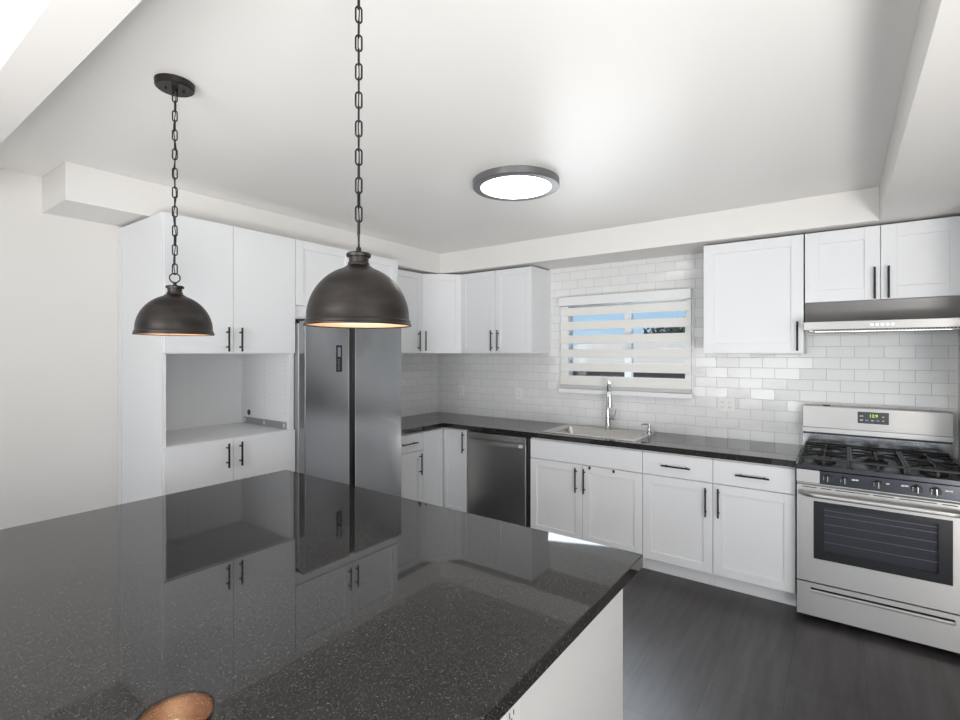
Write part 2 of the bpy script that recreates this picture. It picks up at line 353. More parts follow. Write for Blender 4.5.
# ------------------------------------------------------------------ blind
bl = thing('window_blind', 'white horizontal slat blind covering the window above the sink', 'blind', (0, 0, 0))
BX0, BX1 = WX0+.012, WX1-.012
obj('valance', B((BX0-.004, BX1+.004, YB-.075, YB-.013, 1.998, WZ1+.012), bev=.003), M['vinyl'], bl)
cz = [1.9425, 1.816, 1.693, 1.5685, 1.4455]
for z in cz: obj('slat', B((BX0, BX1, YB-.044, YB-.036, z-.0375, z+.0375), bev=.002), M['blind'], bl)
obj('slat', B((BX0, BX1, YB-.044, YB-.036, 1.284, 1.367), bev=.002), M['blind'], bl, label='widest lowest slat')
for x, w_ in ((BX0+.002, .075), (BX1-.037, .035)): obj('side_stile', B((x, x+w_, YB-.034, YB-.014, 1.284, 1.996)), M['vinyl'], bl)
obj('bottom_rail', B((BX0, BX1, YB-.048, YB-.020, 1.252, 1.283), bev=.003), mat('bottom_rail_grey', (.55, .55, .54), .4), bl, label='pale grey bottom rail')

# ------------------------------------------------------------------ cabinets  (local: front faces -Y at y=0, body towards +Y, x to the right)
def handle(parent, x, z, L, y, vertical=True, name='handle'):
    bm = bmesh.new(); r = .0058; so = .030
    if vertical:
        cyl(bm, (x, y-so, z-L/2), (x, y-so, z+L/2), r, n=12)
        for s in (-1, 1): cyl(bm, (x, y, z+s*(L/2-.028)), (x, y-so, z+s*(L/2-.028)), .0048, n=10)
    else:
        cyl(bm, (x-L/2, y-so, z), (x+L/2, y-so, z), r, n=12)
        for s in (-1, 1): cyl(bm, (x+s*(L/2-.028), y, z), (x+s*(L/2-.028), y-so, z), .0048, n=10)
    return obj(name, bm, M['black'], parent, smooth=True)
def shaker(name, parent, x0, x1, z0, z1, fr=.058, th=.020, rec=.0105, slab=False, m=None, y=-.001):
    bm = bmesh.new(); y1 = y; y0 = y-th
    if slab: bx(bm, x0, x1, y0, y1, z0, z1, bev=.0012)
    else:
        bx(bm, x0, x0+fr, y0, y1, z0, z1, bev=.001); bx(bm, x1-fr, x1, y0, y1, z0, z1, bev=.001)
        bx(bm, x0+fr, x1-fr, y0, y1, z0, z0+fr, bev=.001); bx(bm, x0+fr, x1-fr, y0, y1, z1-fr, z1, bev=.001)
        bx(bm, x0+fr-.002, x1-fr+.002, y0+rec, y1-.004, z0+fr-.002, z1-fr+.002)
    return obj(name, bm, m or M['cab'], parent)
def carcass(parent, w, d, z0, z1, m=None, name='body'):
    return obj(name, B((0.0008, w-.0008, 0, d, z0, z1)), m or M['cab'], parent)
G = .0018
CB = 0.879   # counter underside
def base_cabinet(label, loc, rz, w, d, layout, group='white base cabinets', toe=True, hollow=False):
    t = thing('base_cabinet', label, 'cabinet', loc, rz, group)
    if hollow: obj('body', B((.0008, .018, 0, d, .10, CB-.002), (w-.018, w-.0008, 0, d, .10, CB-.002), (.018, w-.018, 0, d, .10, .118), (.018, w-.018, d-.012, d, .118, CB-.002), (.018, w-.018, 0, .010, .118, CB-.002)), M['cab'], t)
    else: carcass(t, w, d, .10, CB-.002)
    if toe: obj('toe_kick', B((0.001, w-.001, .060, .075, 0.0, .0995)), M['cab'], t)
    for it in layout: it(t, w)
    return t
def drawer(x0, x1, z0, z1, hl=.19, hz=None):
    def f(t, w):
        d = shaker('drawer', t, x0+G, x1-G, z0, z1, slab=True)
        if hl: handle(d, (x0+x1)/2, hz or (z0+z1)/2, hl, -.021, False)
    return f
def door(x0, x1, z0, z1, hx=None, hz=None, hl=.19, slab=False, fr=.058):
    def f(t, w):
        d = shaker('door', t, x0+G, x1-G, z0, z1, slab=slab, fr=fr)
        if hx is not None: handle(d, hx, hz, hl, -.021, True)
    return f
YF = 3.59; XF = -3.04; DB = YB-.002-YF; DL = (XF-.002)-(XL+.008)+0.0
# back run
def bumpers(t, w):
    for x in (.524, .714):
        o = obj('child_latch', B((x-.006, x+.006, -.034, -.022, .684, .704)), M['blackp'], t, label='small black latch stub')
base_cabinet('white sink base cabinet with plain false front and two doors', (-2.080, YF, 0), 0, .925, DB-.0,
    [drawer(0, .925, .712, .866, hl=0), door(0, .4625, .108, .706, .414, .588), door(.4625, .925, .108, .706, .483, .588), bumpers], hollow=True)
base_cabinet('white base cabinet between the sink cabinet and the one beside range', (-1.155, YF, 0), 0, .465, DB,
    [drawer(0, .465, .712, .866, hz=.788), door(0, .465, .108, .706, .424, .582)])
base_cabinet('white base cabinet with drawer and door right beside the gas range', (-.690, YF, 0), 0, .463, DB,
    [drawer(0, .463, .712, .866, hz=.788), door(0, .463, .108, .706, .036, .588)])
# corner lazy-susan unit (L-shaped body)
t = thing('corner_cabinet', 'white L-shaped corner base cabinet with folding door left of the dishwasher', 'cabinet', (0, 0, 0), 0, 'white base cabinets')
obj('body', B((XL+.009, XF, 3.294, YF, .10, CB-.002), (XL+.009, -2.742, YF, YB-.002, .10, CB-.002)), M['cab'], t)
obj('toe_kick', B((XF-.075, XF-.06, 3.295, YF+.06, 0, .0995), (XF-.06, -2.743, YF+.06, YF+.075, 0, .0995)), M['cab'], t)
bm = bmesh.new()
def panelX(bm, y0, y1, z0, z1, xf, fr=.05):   # shaker leaf facing +X
    bx(bm, xf+.001, xf+.021, y0, y0+fr, z0, z1, bev=.001); bx(bm, xf+.001, xf+.021, y1-fr, y1, z0, z1, bev=.001)
    bx(bm, xf+.001, xf+.021, y0+fr, y1-fr, z0, z0+fr, bev=.001); bx(bm, xf+.001, xf+.021, y0+fr, y1-fr, z1-fr, z1, bev=.001)
    bx(bm, xf+.005, xf+.014, y0+fr-.002, y1-fr+.002, z0+fr-.002, z1-fr+.002)
panelX(bm, 3.296, YF-.024, .108, .866, XF); obj('door', bm, M['cab'], t)
d = shaker('door', t, XF+.024, -2.744, .108, .866, fr=.05); d.location = (0, YF, 0)
h = handle(d, -2.772, .762, .19, -.021, True)
# left run: drawer+door unit between refrigerator and corner
base_cabinet('narrow white base cabinet between refrigerator and corner cabinet', (XF, 2.910, 0), PI/2, .382, XF-(XL+.009),
    [drawer(0, .382, .712, .866, hz=.790), door(0, .382, .108, .706, .336, .592)])

# upper cabinets
def upper(name, label, loc, rz, w, z0, z1, layout, d=None, group='white wall cabinets', zb=None):
    t = thing(name, label, 'cabinet', loc, rz, group)
    carcass(t, w, d if d else .327, zb if zb else z0, z1)
    for it in layout: it(t, w)
    return t
UZ0, UZ1 = 1.568, 2.341; UY = YB-.002-.327+0.0
UF = YB-.330
upper('wall_cabinet', 'white two-door wall cabinet left of the window', (-3.013, UF, 0), 0, .795, UZ0, UZ1,
    [door(0, .404, UZ0+.002, UZ1-.003, .373, 1.686), door(.404, .795, UZ0+.002, UZ1-.003, .445, 1.686)])
upper('wall_cabinet', 'white single-door wall cabinet between window and range hood', (-.803, UF, 0), 0, .604, UZ0, UZ1,
    [door(0, .604, UZ0+.002, UZ1-.003, .570, 1.680, fr=.068)])
upper('wall_cabinet', 'short white two-door wall cabinet above the range hood', (-.194, UF, 0), 0, .764, 1.893, UZ1,
    [door(0, .382, 1.894, UZ1-.003, .353, 1.992, fr=.075), door(.382, .764, 1.894, UZ1-.003, .418, 1.992, fr=.075)])
upper('wall_cabinet', 'white wall cabinet on the left wall between refrigerator and diagonal cabinet', (-3.298, 2.945, 0), PI/2, .622, UZ0, UZ1,
    [door(0, .622, UZ0+.002, UZ1-.003, .555, 1.686)], d=.318)
# diagonal corner wall cabinet
t = thing('corner_wall_cabinet', 'white diagonal wall cabinet filling the room corner', 'cabinet', (0, 0, 0), 0, 'white wall cabinets')
bm = bmesh.new()
pts = [(XL+.009, 3.569), (-3.298, 3.569), (-3.0145, UF+.0), (-3.0145, YB-.002), (XL+.009, YB-.002)]
lo = [bm.verts.new((x, y, UZ0)) for x, y in pts]; hi = [bm.verts.new((x, y, UZ1)) for x, y in pts]
bm.faces.new(lo[::-1]); bm.faces.new(hi)
for i in range(5): bm.faces.new((lo[i], lo[(i+1) % 5], hi[(i+1) % 5], hi[i]))
obj('body', bm, M['cab'], t)
A = Vector((-3.298, 3.569, 0)); Bv = Vector((-3.0145, UF, 0)); L_ = (Bv-A).length; ang = math.atan2(Bv.y-A.y, Bv.x-A.x)
d = shaker('door', t, .012, L_-.012, UZ0+.002, UZ1-.003); d.location = A; d.rotation_euler = (0, 0, ang)
handle(d, .045, 1.686, .19, -.021, True)

# tall pantry cabinet with open niche (left wall), local x along +Y, front facing +X
XT = -3.0
tp = thing('tall_cabinet', 'tall white pantry cabinet with open appliance niche beside the refrigerator', 'cabinet', (XT, 1.180, 0), PI/2)
TW = .805; TD = XT-XL-.003
TWI = TW-.014; TH = .381
parts('side_panel', [(0, .018, 0, TD, .0, UZ1), (TWI-.018, TW, 0, TD, .0, UZ1)], M['cab'], tp)
parts('side_panel_edge_strip', [(-.004, -.0005, .0, .045, 0, UZ1), (-.004, -.0005, TD-.05, TD, 0, UZ1)], M['cab'], tp)
obj('back_panel', B((.0185, TWI-.0185, TD-.012, TD, .1, UZ1-.02)), M['cabin'], tp); obj('back_panel_seam', B((.40, .408, TD-.0135, TD-.0121, 1.06, 1.56)), M['cabin'], tp)
parts('panel_board', [(.0185, TWI-.0185, .0, TD-.0125, 1.566, 1.584), (.0185, TWI-.0185, 0.0, TD-.0125, UZ1-.018, UZ1), (.0185, TWI-.0185, .0, TD-.0125, .1, .118)], M['cabin'], tp)
obj('niche_shelf', B((.0185, TWI-.0185, -.0, TD-.0125, 1.038, 1.0565)), M['cab'], tp)
obj('toe_kick', B((.0185, TWI-.0185, .06, .075, 0, .0995)), M['cabin'], tp)
for x0, x1, hx in ((0, TH, TH-.040), (TH, TW, TH+.040)):
    d = shaker('door', tp, x0+G, x1-G, 1.570, UZ1-.003, slab=True); handle(d, hx, 1.652, .145, -.021)
for x0, x1, hx in ((0, TH, TH-.040), (TH, TW, TH+.040)):
    d = shaker('door', tp, x0+G, x1-G, .108, 1.0555, slab=True); handle(d, hx, .960, .145, -.021)
for yy in (.05, .30, .55):
    for k in range(13):
        z = 1.16+k*.032
        if yy == .55 and z < 1.2: continue
        bm = bmesh.new(); cyl(bm, (TWI-.0184, yy, z), (TWI-.0195, yy, z), .0030, n=8); obj('shelf_pin_hole', bm, M['pin'], tp)
bm = bmesh.new(); cyl(bm, (TWI-.0184, .506, 1.138), (TWI-.0198, .506, 1.138), .021, n=24); obj('cable_hole', bm, M['hole'], tp, label='round brown cable hole')
bm = B((TWI-.028, TWI-.0186, .03, .56, 1.057, 1.104)); mb = obj('metal_bracket', bm, M['zinc'], tp, label='long grey metal bracket on the niche shelf')
parts('bracket_tab', [(TWI-.0300, TWI-.0281, yy-.006, yy+.006, 1.068, 1.094) for yy in (.05, .29, .54)], M['white_pl'], mb)

# cabinet over the refrigerator
upper('wall_cabinet', 'short white two-door cabinet above the refrigerator', (XT, 1.9865, 0), PI/2, .956, 1.893, UZ1,
    [door(0, .478, 1.896, UZ1-.003, .444, 2.00, hl=.16), door(.478, .956, 1.896, UZ1-.003, .512, 2.00, hl=.16)], d=TD, zb=1.803)
# ------------------------------------------------------------------ refrigerator
fr = thing('refrigerator', 'stainless steel side-by-side refrigerator with small black display', 'refrigerator', (-2.88, 1.988, 0), PI/2)
FW, FH = .898, 1.786
obj('body', B((0.004, FW-.004, .075, .70, .03, FH-.012), bev=.004), mat('refrigerator_side_grey', (.33, .325, .315), .4, .3), fr)
for nm, x0, x1 in (('door', 0, .367), ('door', .421, FW)):
    d = obj(nm, B((x0, x1, 0, .066, .055, FH), bev=.006, seg=2), M['steelv'], fr)
    if x0 == 0:
        dp = obj('control_display', B((.255, .303, -.0025, .0, 1.438, 1.626)), M['enamel'], d, label='black touch display')
        parts('display_icon', [(.265, .290, -.0031, -.0026, 1.545, 1.612)]+[(.268, .280, -.0031, -.0026, z-.003, z+.004) for z in (1.455, 1.472, 1.490, 1.506, 1.522)], M['icon'], d)
obj('handle_recess', B((.368, .420, .020, .066, .055, FH-.004)), M['blackp'], fr, label='black recessed grip strip between the doors')
parts('door_edge_trim', [(.3605, .3672, -.001, .02, .056, FH-.001), (.4208, .4275, -.001, .02, .056, FH-.001)], M['chrome'], fr)
parts('hinge_cover', [(.01, .09, .03, .12, FH+.0005, FH+.014), (FW-.09, FW-.01, .03, .12, FH+.0005, FH+.014)], M['blackp'], fr)
obj('toe_grille', B((.01, FW-.01, .04, .07, 0.0, .053)), M['blackp'], fr)

# ------------------------------------------------------------------ dishwasher
dw = thing('dishwasher', 'stainless steel dishwasher under the black worktop', 'dishwasher', (-2.728, YF, 0), 0)
DWW = .612
obj('body', B((0.001, DWW-.001, .001, DB, .09, CB-.004)), M['blackp'], dw)
dd = obj('door', B((.004, DWW-.004, -.030, .0, .115, .812), bev=.003), steel('dishwasher_door_steel', (0.56, 0.545, 0.53), 0.30, (20, 20, 0.5)), dw)
obj('control_strip', B((.004, DWW-.004, -.030, .0, .815, .868), bev=.002), M['steel'], dw)
bm = bmesh.new()
pts = [(.03+i*(DWW-.06)/16, -.034-.022*math.sin(PI*i/16)**.5 if 0 < i < 16 else -.031, .795) for i in range(17)]
for i in range(16):
    p, q = pts[i], pts[i+1]
    vs = [bm.verts.new(v) for v in ((p[0], p[1], .778), (q[0], q[1], .778), (q[0], q[1]+.012, .778), (p[0], p[1]+.012, .778), (p[0], p[1], .806), (q[0], q[1], .806), (q[0], q[1]+.012, .806), (p[0], p[1]+.012, .806))]
    for f in ((0,3,2,1),(4,5,6,7),(0,1,5,4),(1,2,6,5),(2,3,7,6),(3,0,4,7)): bm.faces.new([vs[k] for k in f])
obj('handle', bm, M['steel'], dd)
obj('badge', B((.50, .535, -.0308, -.0301, .835, .848)), M['icon'], dw)
obj('toe_kick', B((.004, DWW-.004, .05, .065, 0, .11)), M['blackp'], dw)
obj('side_gap_strip', B((DWW+.001, DWW+.030, -.001, .02, .10, CB-.006)), M['blackp'], dw)  # black strip filling the gap to the sink cabinet

# ------------------------------------------------------------------ worktop with sink cut-out
CT0, CT1 = .880, .920
SX0, SX1, SY0, SY1 = -2.005, -1.225, 3.625, 4.125
bm = bmesh.new()
e = .012
hx0, hx1, hy0, hy1 = SX0+e, SX1-e, SY0+e, SY1-e
bx(bm, XL+.009, -3.0, 2.902, 3.55, CT0, CT1)
bx(bm, XL+.009, hx0, 3.55, YB-.001, CT0, CT1)
bx(bm, hx0, hx1, 3.55, hy0, CT0, CT1); bx(bm, hx0, hx1, hy1, YB-.001, CT0, CT1)
bx(bm, hx1, -.224, 3.55, YB-.001, CT0, CT1)
tag(obj('worktop', bm, M['quartz']), 'L-shaped black quartz worktop along the left and back walls', 'worktop')
# sink
sk = thing('sink', 'stainless steel drop-in sink below the window', 'sink', (0, 0, 0))
bm = bmesh.new()
zt = CT1+.0015
def rrect(x0, x1, y0, y1, r, z, n=5):
    out = []
    for cx, cy, a0 in ((x1-r, y1-r, 0), (x0+r, y1-r, PI/2), (x0+r, y0+r, PI), (x1-r, y0+r, 1.5*PI)):
        for i in range(n+1):
            a = a0+PI/2*i/n; out.append(bm.verts.new((cx+r*math.cos(a), cy+r*math.sin(a), z)))
    return out
bx0, bx1, by0, by1 = SX0+.035, SX1-.035, SY0+.035, SY1-.085
rings = [rrect(SX0, SX1, SY0, SY1, .03, CT1+.0006), rrect(SX0+.004, SX1-.004, SY0+.004, SY1-.004, .03, CT1+.006), rrect(bx0, bx1, by0, by1, .05, CT1+.005),
         rrect(bx0+.006, bx1-.006, by0+.006, by1-.006, .05, CT1-.004), rrect(bx0+.012, bx1-.012, by0+.012, by1-.012, .055, .755), rrect(bx0+.04, bx1-.04, by0+.04, by1-.04, .05, .728)]
for a, b in zip(rings, rings[1:]):
    k = len(a)
    for i in range(k): bm.faces.new((a[i], a[(i+1) % k], b[(i+1) % k], b[i]))
bm.faces.new(rings[-1])
o = obj('basin', bm, M['sinkst'], sk, smooth=True)
bm = bmesh.new(); cyl(bm, (-1.615, 3.83, .7285), (-1.615, 3.83, .733), .045, n=24); obj('drain', bm, M['chrome'], sk)
# faucet
ft = thing('faucet', 'chrome pull-down kitchen faucet with side lever behind the sink', 'faucet', (-1.615, 4.082, CT1+.0065))
bm = bmesh.new(); lathe(bm, [(0, 0), (.028, 0), (.028, .006), (.023, .012), (.021, .10), (.016, .20), (.0125, .21), (0, .212)], n=24); obj('body', bm, M['chrome'], ft, smooth=True)
bm = bmesh.new(); dx, dy = .45, -.89
arc = [(0, 0, .20), (0, 0, .30)] + [(dx*.085*(1-math.cos(a)), dy*.085*(1-math.cos(a)), .315+.085*math.sin(a)) for a in [PI*i/14 for i in range(0, 15)]]
arc += [(dx*.17, dy*.17, .29)]
tube(bm, arc, .0115, 14); obj('spout', bm, M['chrome'], ft, smooth=True)
bm = bmesh.new(); cyl(bm, (dx*.17, dy*.17, .292), (dx*.172, dy*.172, .200), .0135, .019, n=18); obj('spray_head', bm, M['chrome'], ft, smooth=True)
bm = bmesh.new(); cyl(bm, (0, 0, .095), (.068, -.01, .095), .017, n=16); tube(bm, [(.060, -.01, .10), (.068, -.01, .13), (.075, -.01, .175)], .006, 8); obj('lever', bm, M['chrome'], ft, smooth=True)
# soap dispenser
sd = thing('soap_dispenser', 'small chrome soap dispenser at the right rear of the sink', 'soap dispenser', (-1.262, 4.07, CT1+.0065))
bm = bmesh.new(); lathe(bm, [(0, 0), (.022, 0), (.022, .006), (.013, .010), (.013, .045), (.010, .05), (.010, .075), (0, .078)], n=20); obj('body', bm, M['chrome'], sd, smooth=True)
bm = bmesh.new(); tube(bm, [(0, 0, .068), (-.045, -.035, .070), (-.052, -.040, .060)], .006, 8); obj('nozzle', bm, M['chrome'], sd, smooth=True)

# outlets on the tile
def outlet(label, loc, rz, w=.072, h=.115, style='outlet'):
    t = thing('wall_outlet', label, 'outlet', loc, rz, 'electrical outlets')
    obj('cover_plate', B((-w/2, w/2, -.006, -.0005, -h/2, h/2), bev=.002), M['white_pl'], t)
    n = 2 if w > .1 else 1
    for i in range(n):
        cx = 0 if n == 1 else (-.025 if i == 0 else .025)
        obj('receptacle', B((cx-.017, cx+.017, -.0085, -.0062, -.034, .034), bev=.001), M['white_pl'], t)
        for z in (-.018, .018):
            parts('slot', [(cx-.008, cx-.006, -.0092, -.0086, z-.005, z+.005), (cx+.006, cx+.008, -.0092, -.0086, z-.004, z+.004), (cx-.0015, cx+.0015, -.0092, -.0086, z-.013, z-.010)], M['blackp'], t)
outlet('white double outlet plate on tile between window and range', (-.713, YB, 1.177), 0, w=.118)
outlet('white outlet on tile nearest the room corner', (-3.28, YB, 1.172), 0)
outlet('white outlet on tile under the cabinet edge left of the window', (-2.56, YB, 1.172), 0)

# ------------------------------------------------------------------ range hood
hd = thing('range_hood', 'slim stainless steel range hood under the short cabinet', 'range hood', (-.194, 0, 0))
HW = .764
bm = bmesh.new()
prof = [(YB-.002, 1.891), (UF-.012, 1.891), (UF+.035, 1.762), (YB-.002, 1.762)]
a = [bm.verts.new((0.001, y, z)) for y, z in prof]; b = [bm.verts.new((HW-.001, y, z)) for y, z in prof]
bm.faces.new(a); bm.faces.new(b[::-1])
for i in range(4): bm.faces.new((a[i], a[(i+1) % 4], b[(i+1) % 4], b[i]))
obj('upper_body', bm, M['steeld'], hd)
obj('visor', B((0.001, HW-.001, 3.68, YB-.002, 1.712, 1.7615), bev=.002), M['steel'], hd)
obj('filter_panel', B((.03, HW-.03, 3.70, YB-.05, 1.702, 1.7115)), M['steeld'], hd)
parts('vent_slot', [(.05+i*.0152, .059+i*.0152, 3.694, 3.6985, 1.7045, 1.7112) for i in range(44)], M['blackp'], hd)
obj('light_strip', B((.06, HW-.08, 3.72, 3.745, 1.7005, 1.7018)), M['led'], hd)
for i in range(5):
    bm = bmesh.new(); cyl(bm, (.336+i*.0235, 3.6795, 1.736), (.336+i*.0235, 3.6775, 1.736), .0065, n=14)
    obj('control_button', bm, M['hoodled'], hd)

# ------------------------------------------------------------------ gas range
rg = thing('gas_range', 'freestanding stainless steel gas range with black grates', 'range', (-.219, 3.50, 0))
RW = .762; RB = YB-.01-3.50
obj('body', B((0.002, RW-.002, .035, RB, .035, .895)), M['steeld'], rg)
for x in (.05, RW-.05):
    for y in (.07, RB-.08):
        bm = bmesh.new(); cyl(bm, (x, y, 0.0), (x, y, .036), .018, n=12); obj('foot', bm, M['blackp'], rg)
dr = obj('storage_drawer', B((0.003, RW-.003, .0, .034, .035, .170), (0.003, RW-.003, 0, .034, .200, .226), (.003, .070, 0, .034, .170, .200), (RW-.070, RW-.003, 0, .034, .170, .200), (.070, RW-.070, .022, .034, .170, .200)), M['steel'], rg)
obj('grip_slot_shade', B((.072, RW-.072, .0185, .0215, .181, .1995)), M['steelk'], dr)  # dark strip stands in for the shadow at the top of the recess
# oven door with window
od = obj('oven_door', B((.003, .085, .0, .033, .234, .795), (RW-.080, RW-.003, 0, .033, .234, .795), (.085, RW-.080, 0, .033, .234, .372), (.085, RW-.080, 0, .033, .708, .795)), M['steel'], rg)
obj('window_frame', B((.0855, .135, .001, .012, .3725, .7075), (RW-.134, RW-.0805, .001, .012, .3725, .7075), (.135, RW-.134, .001, .012, .3725, .420), (.135, RW-.134, .001, .012, .682, .7075)), M['enamel'], od, label='black glass border')
obj('oven_glass', B((.1355, RW-.1345, .004, .008, .4205, .6815)), M['ovenglass'], od, label='tinted see-through glass')
parts('inner_liner', [(.1, RW-.1, .0305, .0325, .385, .70), (.12, .1345, .0125, .030, .40, .70), (RW-.134, RW-.12, .0125, .030, .40, .70)], M['ovenin'], od)
parts('rack_wire', [(.137, RW-.137, .022, .0245, z, z+.003) for z in (.47, .525, .575, .625, .655)], M['rack'], od)
bm = bmesh.new()
prf = []
for i in range(25):
    t_ = i/24; x = .012+t_*(RW-.024); y = -.052 if .06 < t_ < .94 else -.052*min(t_, 1-t_)/.06
    prf.append((x, min(y, -.006), .752))
for i in range(24):
    p, q = prf[i], prf[i+1]
    sec = [(0, -.014), (-.008, -.008), (-.010, 0), (-.008, .008), (0, .014), (.006, .010), (.006, -.010)]
    A_ = [bm.verts.new((p[0], p[1]+s0, p[2]+s1)) for s0, s1 in sec]; B_ = [bm.verts.new((q[0], q[1]+s0, q[2]+s1)) for s0, s1 in sec]
    for k in range(7): bm.faces.new((A_[k], A_[(k+1) % 7], B_[(k+1) % 7], B_[k]))
    if i == 0: bm.faces.new(A_)
    if i == 23: bm.faces.new(B_[::-1])
bmesh.ops.remove_doubles(bm, verts=bm.verts, dist=1e-5)
obj('door_handle', bm, M['steel'], od, smooth=True)
parts('vent_slot', [(x0, x1, -.0006, .0005, .783, .788) for x0, x1 in ((.03, .10), (.12, .17), (.19, .34), (.36, .45), (.47, .62), (.64, .70))], M['blackp'], od)
# control panel and knobs
cp = obj('control_panel', B((.0, RW, -.008, .035, .812, .890), bev=.003), M['steelk'], rg, label='dark steel knob panel')
obj('panel_end_reflection', B((.002, .115, -.0095, -.0082, .815, .887)), M['steel'], cp)  # bright plate stands in for a reflection on the dark panel
for i, x in enumerate((.154, .233, .381, .542, .616)):
    bm = bmesh.new(); yk = -.0085
    cyl(bm, (x, yk, .852), (x, yk-.006, .852), .0225, n=28); cyl(bm, (x, yk-.0062, .852), (x, yk-.026, .852), .0185, .0165, n=28)
    bx(bm, x-.0045, x+.0045, yk-.034, yk-.024, .834, .870, bev=.001)
    kn = obj('knob', bm, M['blackp'], rg, smooth=True)
    parts('knob_inlay', [(x-.0205, x-.0185, yk-.0225, yk-.004, .840, .864), (x-.0022, x+.0022, yk-.0348, yk-.0342, .836, .868)], M['chrome'], kn)
for x in (.279, .421, .492, .666):
    w_ = .030 if x != .421 else .014
    parts('panel_print', [(x-w_/2, x-w_/2+w_*.45, -.0088, -.0082, .855, .863), (x-w_/2+w_*.55, x+w_/2, -.0088, -.0082, .856, .863)], M['ink'], cp)
# cooktop
ck = obj('cooktop', B((.0, RW, -.006, RB, .8955, .912), bev=.003), M['enamel'], rg, label='black enamel cooktop')
obj('front_edge', B((.0, RW, -.012, -.0065, .893, .918), bev=.001), M['steelk'], rg)
parts('side_rim', [(0, .006, -.005, RB-.09, .9125, .922), (RW-.006, RW, -.005, RB-.09, .9125, .922)], M['steel'], rg)
bxs = [(.135, .17, .045), (.135, .43, .038), (.381, .30, .05), (.627, .17, .05), (.627, .43, .036)]
for x, y, r in bxs:
    bm = bmesh.new(); lathe(bm, [(0, .9125), (r+.012, .9125), (r+.010, .922), (r, .930), (0, .930)], (x, y, 0), 28); bo = obj('burner', bm, M['iron'], rg, smooth=True)
    bm = bmesh.new(); lathe(bm, [(0, .9305), (r*.8, .9305), (r*.82, .937), (r*.7, .941), (0, .941)], (x, y, 0), 28); obj('burner_cap', bm, M['iron'], bo, smooth=True)
def grate(x0, x1, centers):
    bm = bmesh.new(); y0, y1 = .025, .56; z0, z1 = .945, .957; t_ = .011
    bx(bm, x0, x1, y0, y0+t_, z0, z1, bev=.002); bx(bm, x0, x1, y1-t_, y1, z0, z1, bev=.002)
    bx(bm, x0, x0+t_, y0+t_, y1-t_, z0, z1, bev=.002); bx(bm, x1-t_, x1, y0+t_, y1-t_, z0, z1, bev=.002)
    ym = (y0+y1)/2; bx(bm, x0+t_, x1-t_, ym-t_/2, ym+t_/2, z0, z1, bev=.002)
    for x in (x0+.001, (x0+x1)/2-t_/2, x1-t_-.001):
        for y in (y0+.001, ym-.005, y1-t_-.001): bx(bm, x, x+t_, y, y+t_, .9125, z0)
    for cx, cy in centers:
        for k in range(4):
            a_ = PI/4+k*PI/2; rr = .018
            ex = cx+(x1-x0)/2*.93*(1 if math.cos(a_) > 0 else -1); ey = cy+min(.12, (y1-y0)/4.4)*(1 if math.sin(a_) > 0 else -1)
            tube(bm, [(cx+rr*math.cos(a_), cy+rr*math.sin(a_), z1+.004), ((cx+ex)/2, (cy+ey)/2, z1+.005), (ex, ey, z1-.005)], .0045, 6)
        for s in (-1, 1):
            tube(bm, [(cx+s*.022, cy, z1+.004), (cx+s*(x1-x0)/2*.97, cy, z1-.004)], .0045, 6)
            tube(bm, [(cx, cy+s*.022, z1+.004), (cx, cy+s*.125, z1-.004)], .0045, 6)
    obj('grate', bm, M['iron'], rg)
grate(.012, .256, [(.135, .17), (.135, .43)]); grate(.259, .503, [(.381, .29)]); grate(.506, .750, [(.627, .17), (.627, .43)])
# backguard
bgd = obj('backguard', B((0, RW, .565, RB, 1.066, 1.213), bev=.004, seg=2), M['steel'], rg)
obj('backguard_lower', B((.002, RW-.002, .60, RB, .912, 1.020)), M['steelp'], rg)
obj('vent_lip', B((.001, RW-.001, .575, RB, 1.035, 1.0655)), M['steeld'], rg)
obj('vent_gap', B((.003, RW-.003, .592, RB-.01, 1.0205, 1.0345)), M['blackp'], rg)
obj('hinge_bump', B((.115, .155, .60, .63, 1.2135, 1.219)), M['blackp'], rg)
dp = obj('clock_display', B((.302, .460, .5615, .5648, 1.116, 1.190), bev=.001), M['enamel'], rg, label='black control display')
text('display_digits', '12:9', .026, (.383, .5610, 1.166), M['green'], dp)
for x, z, w_ in ((.322, 1.163, .018), (.322, 1.137, .016), (.378, 1.137, .014), (.432, 1.163, .010), (.432, 1.137, .010)): parts('display_print', [(x-w_/2, x+w_/2, .5608, .5613, z-.003, z+.003)], M['ink'], dp)
for x, z, w_ in ((.350, 1.137, .018), (.405, 1.137, .016)): parts('display_print', [(x-w_/2, x+w_/2, .5608, .5613, z-.003, z+.003)], M['inkblue'], dp, label='blue key print')

# ------------------------------------------------------------------ island
isl = thing('kitchen_island', 'large kitchen island with black speckled quartz top and white base', 'kitchen island', (-.50, 1.552, 0))
obj('countertop', B((-1.915, 0, -1.60, 0, .9055, .945), bev=.0025, seg=2), M['quartz'], isl)
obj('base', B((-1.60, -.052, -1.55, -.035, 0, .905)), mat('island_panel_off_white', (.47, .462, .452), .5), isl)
t = thing('wall_outlet', 'white outlet on the island side panel just under the top', 'outlet', (-.552, .858, .818), PI/2, 'electrical outlets')
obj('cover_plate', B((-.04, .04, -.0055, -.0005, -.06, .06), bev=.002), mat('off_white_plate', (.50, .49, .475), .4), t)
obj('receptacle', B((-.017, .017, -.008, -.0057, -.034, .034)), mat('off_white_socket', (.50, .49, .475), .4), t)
for z in (-.018, .018):
    parts('slot', [(-.009, -.006, -.0087, -.0081, z-.006, z+.006), (.006, .009, -.0087, -.0081, z-.005, z+.005), (-.002, .002, -.0087, -.0081, z-.013, z-.009)], M['blackp'], t)

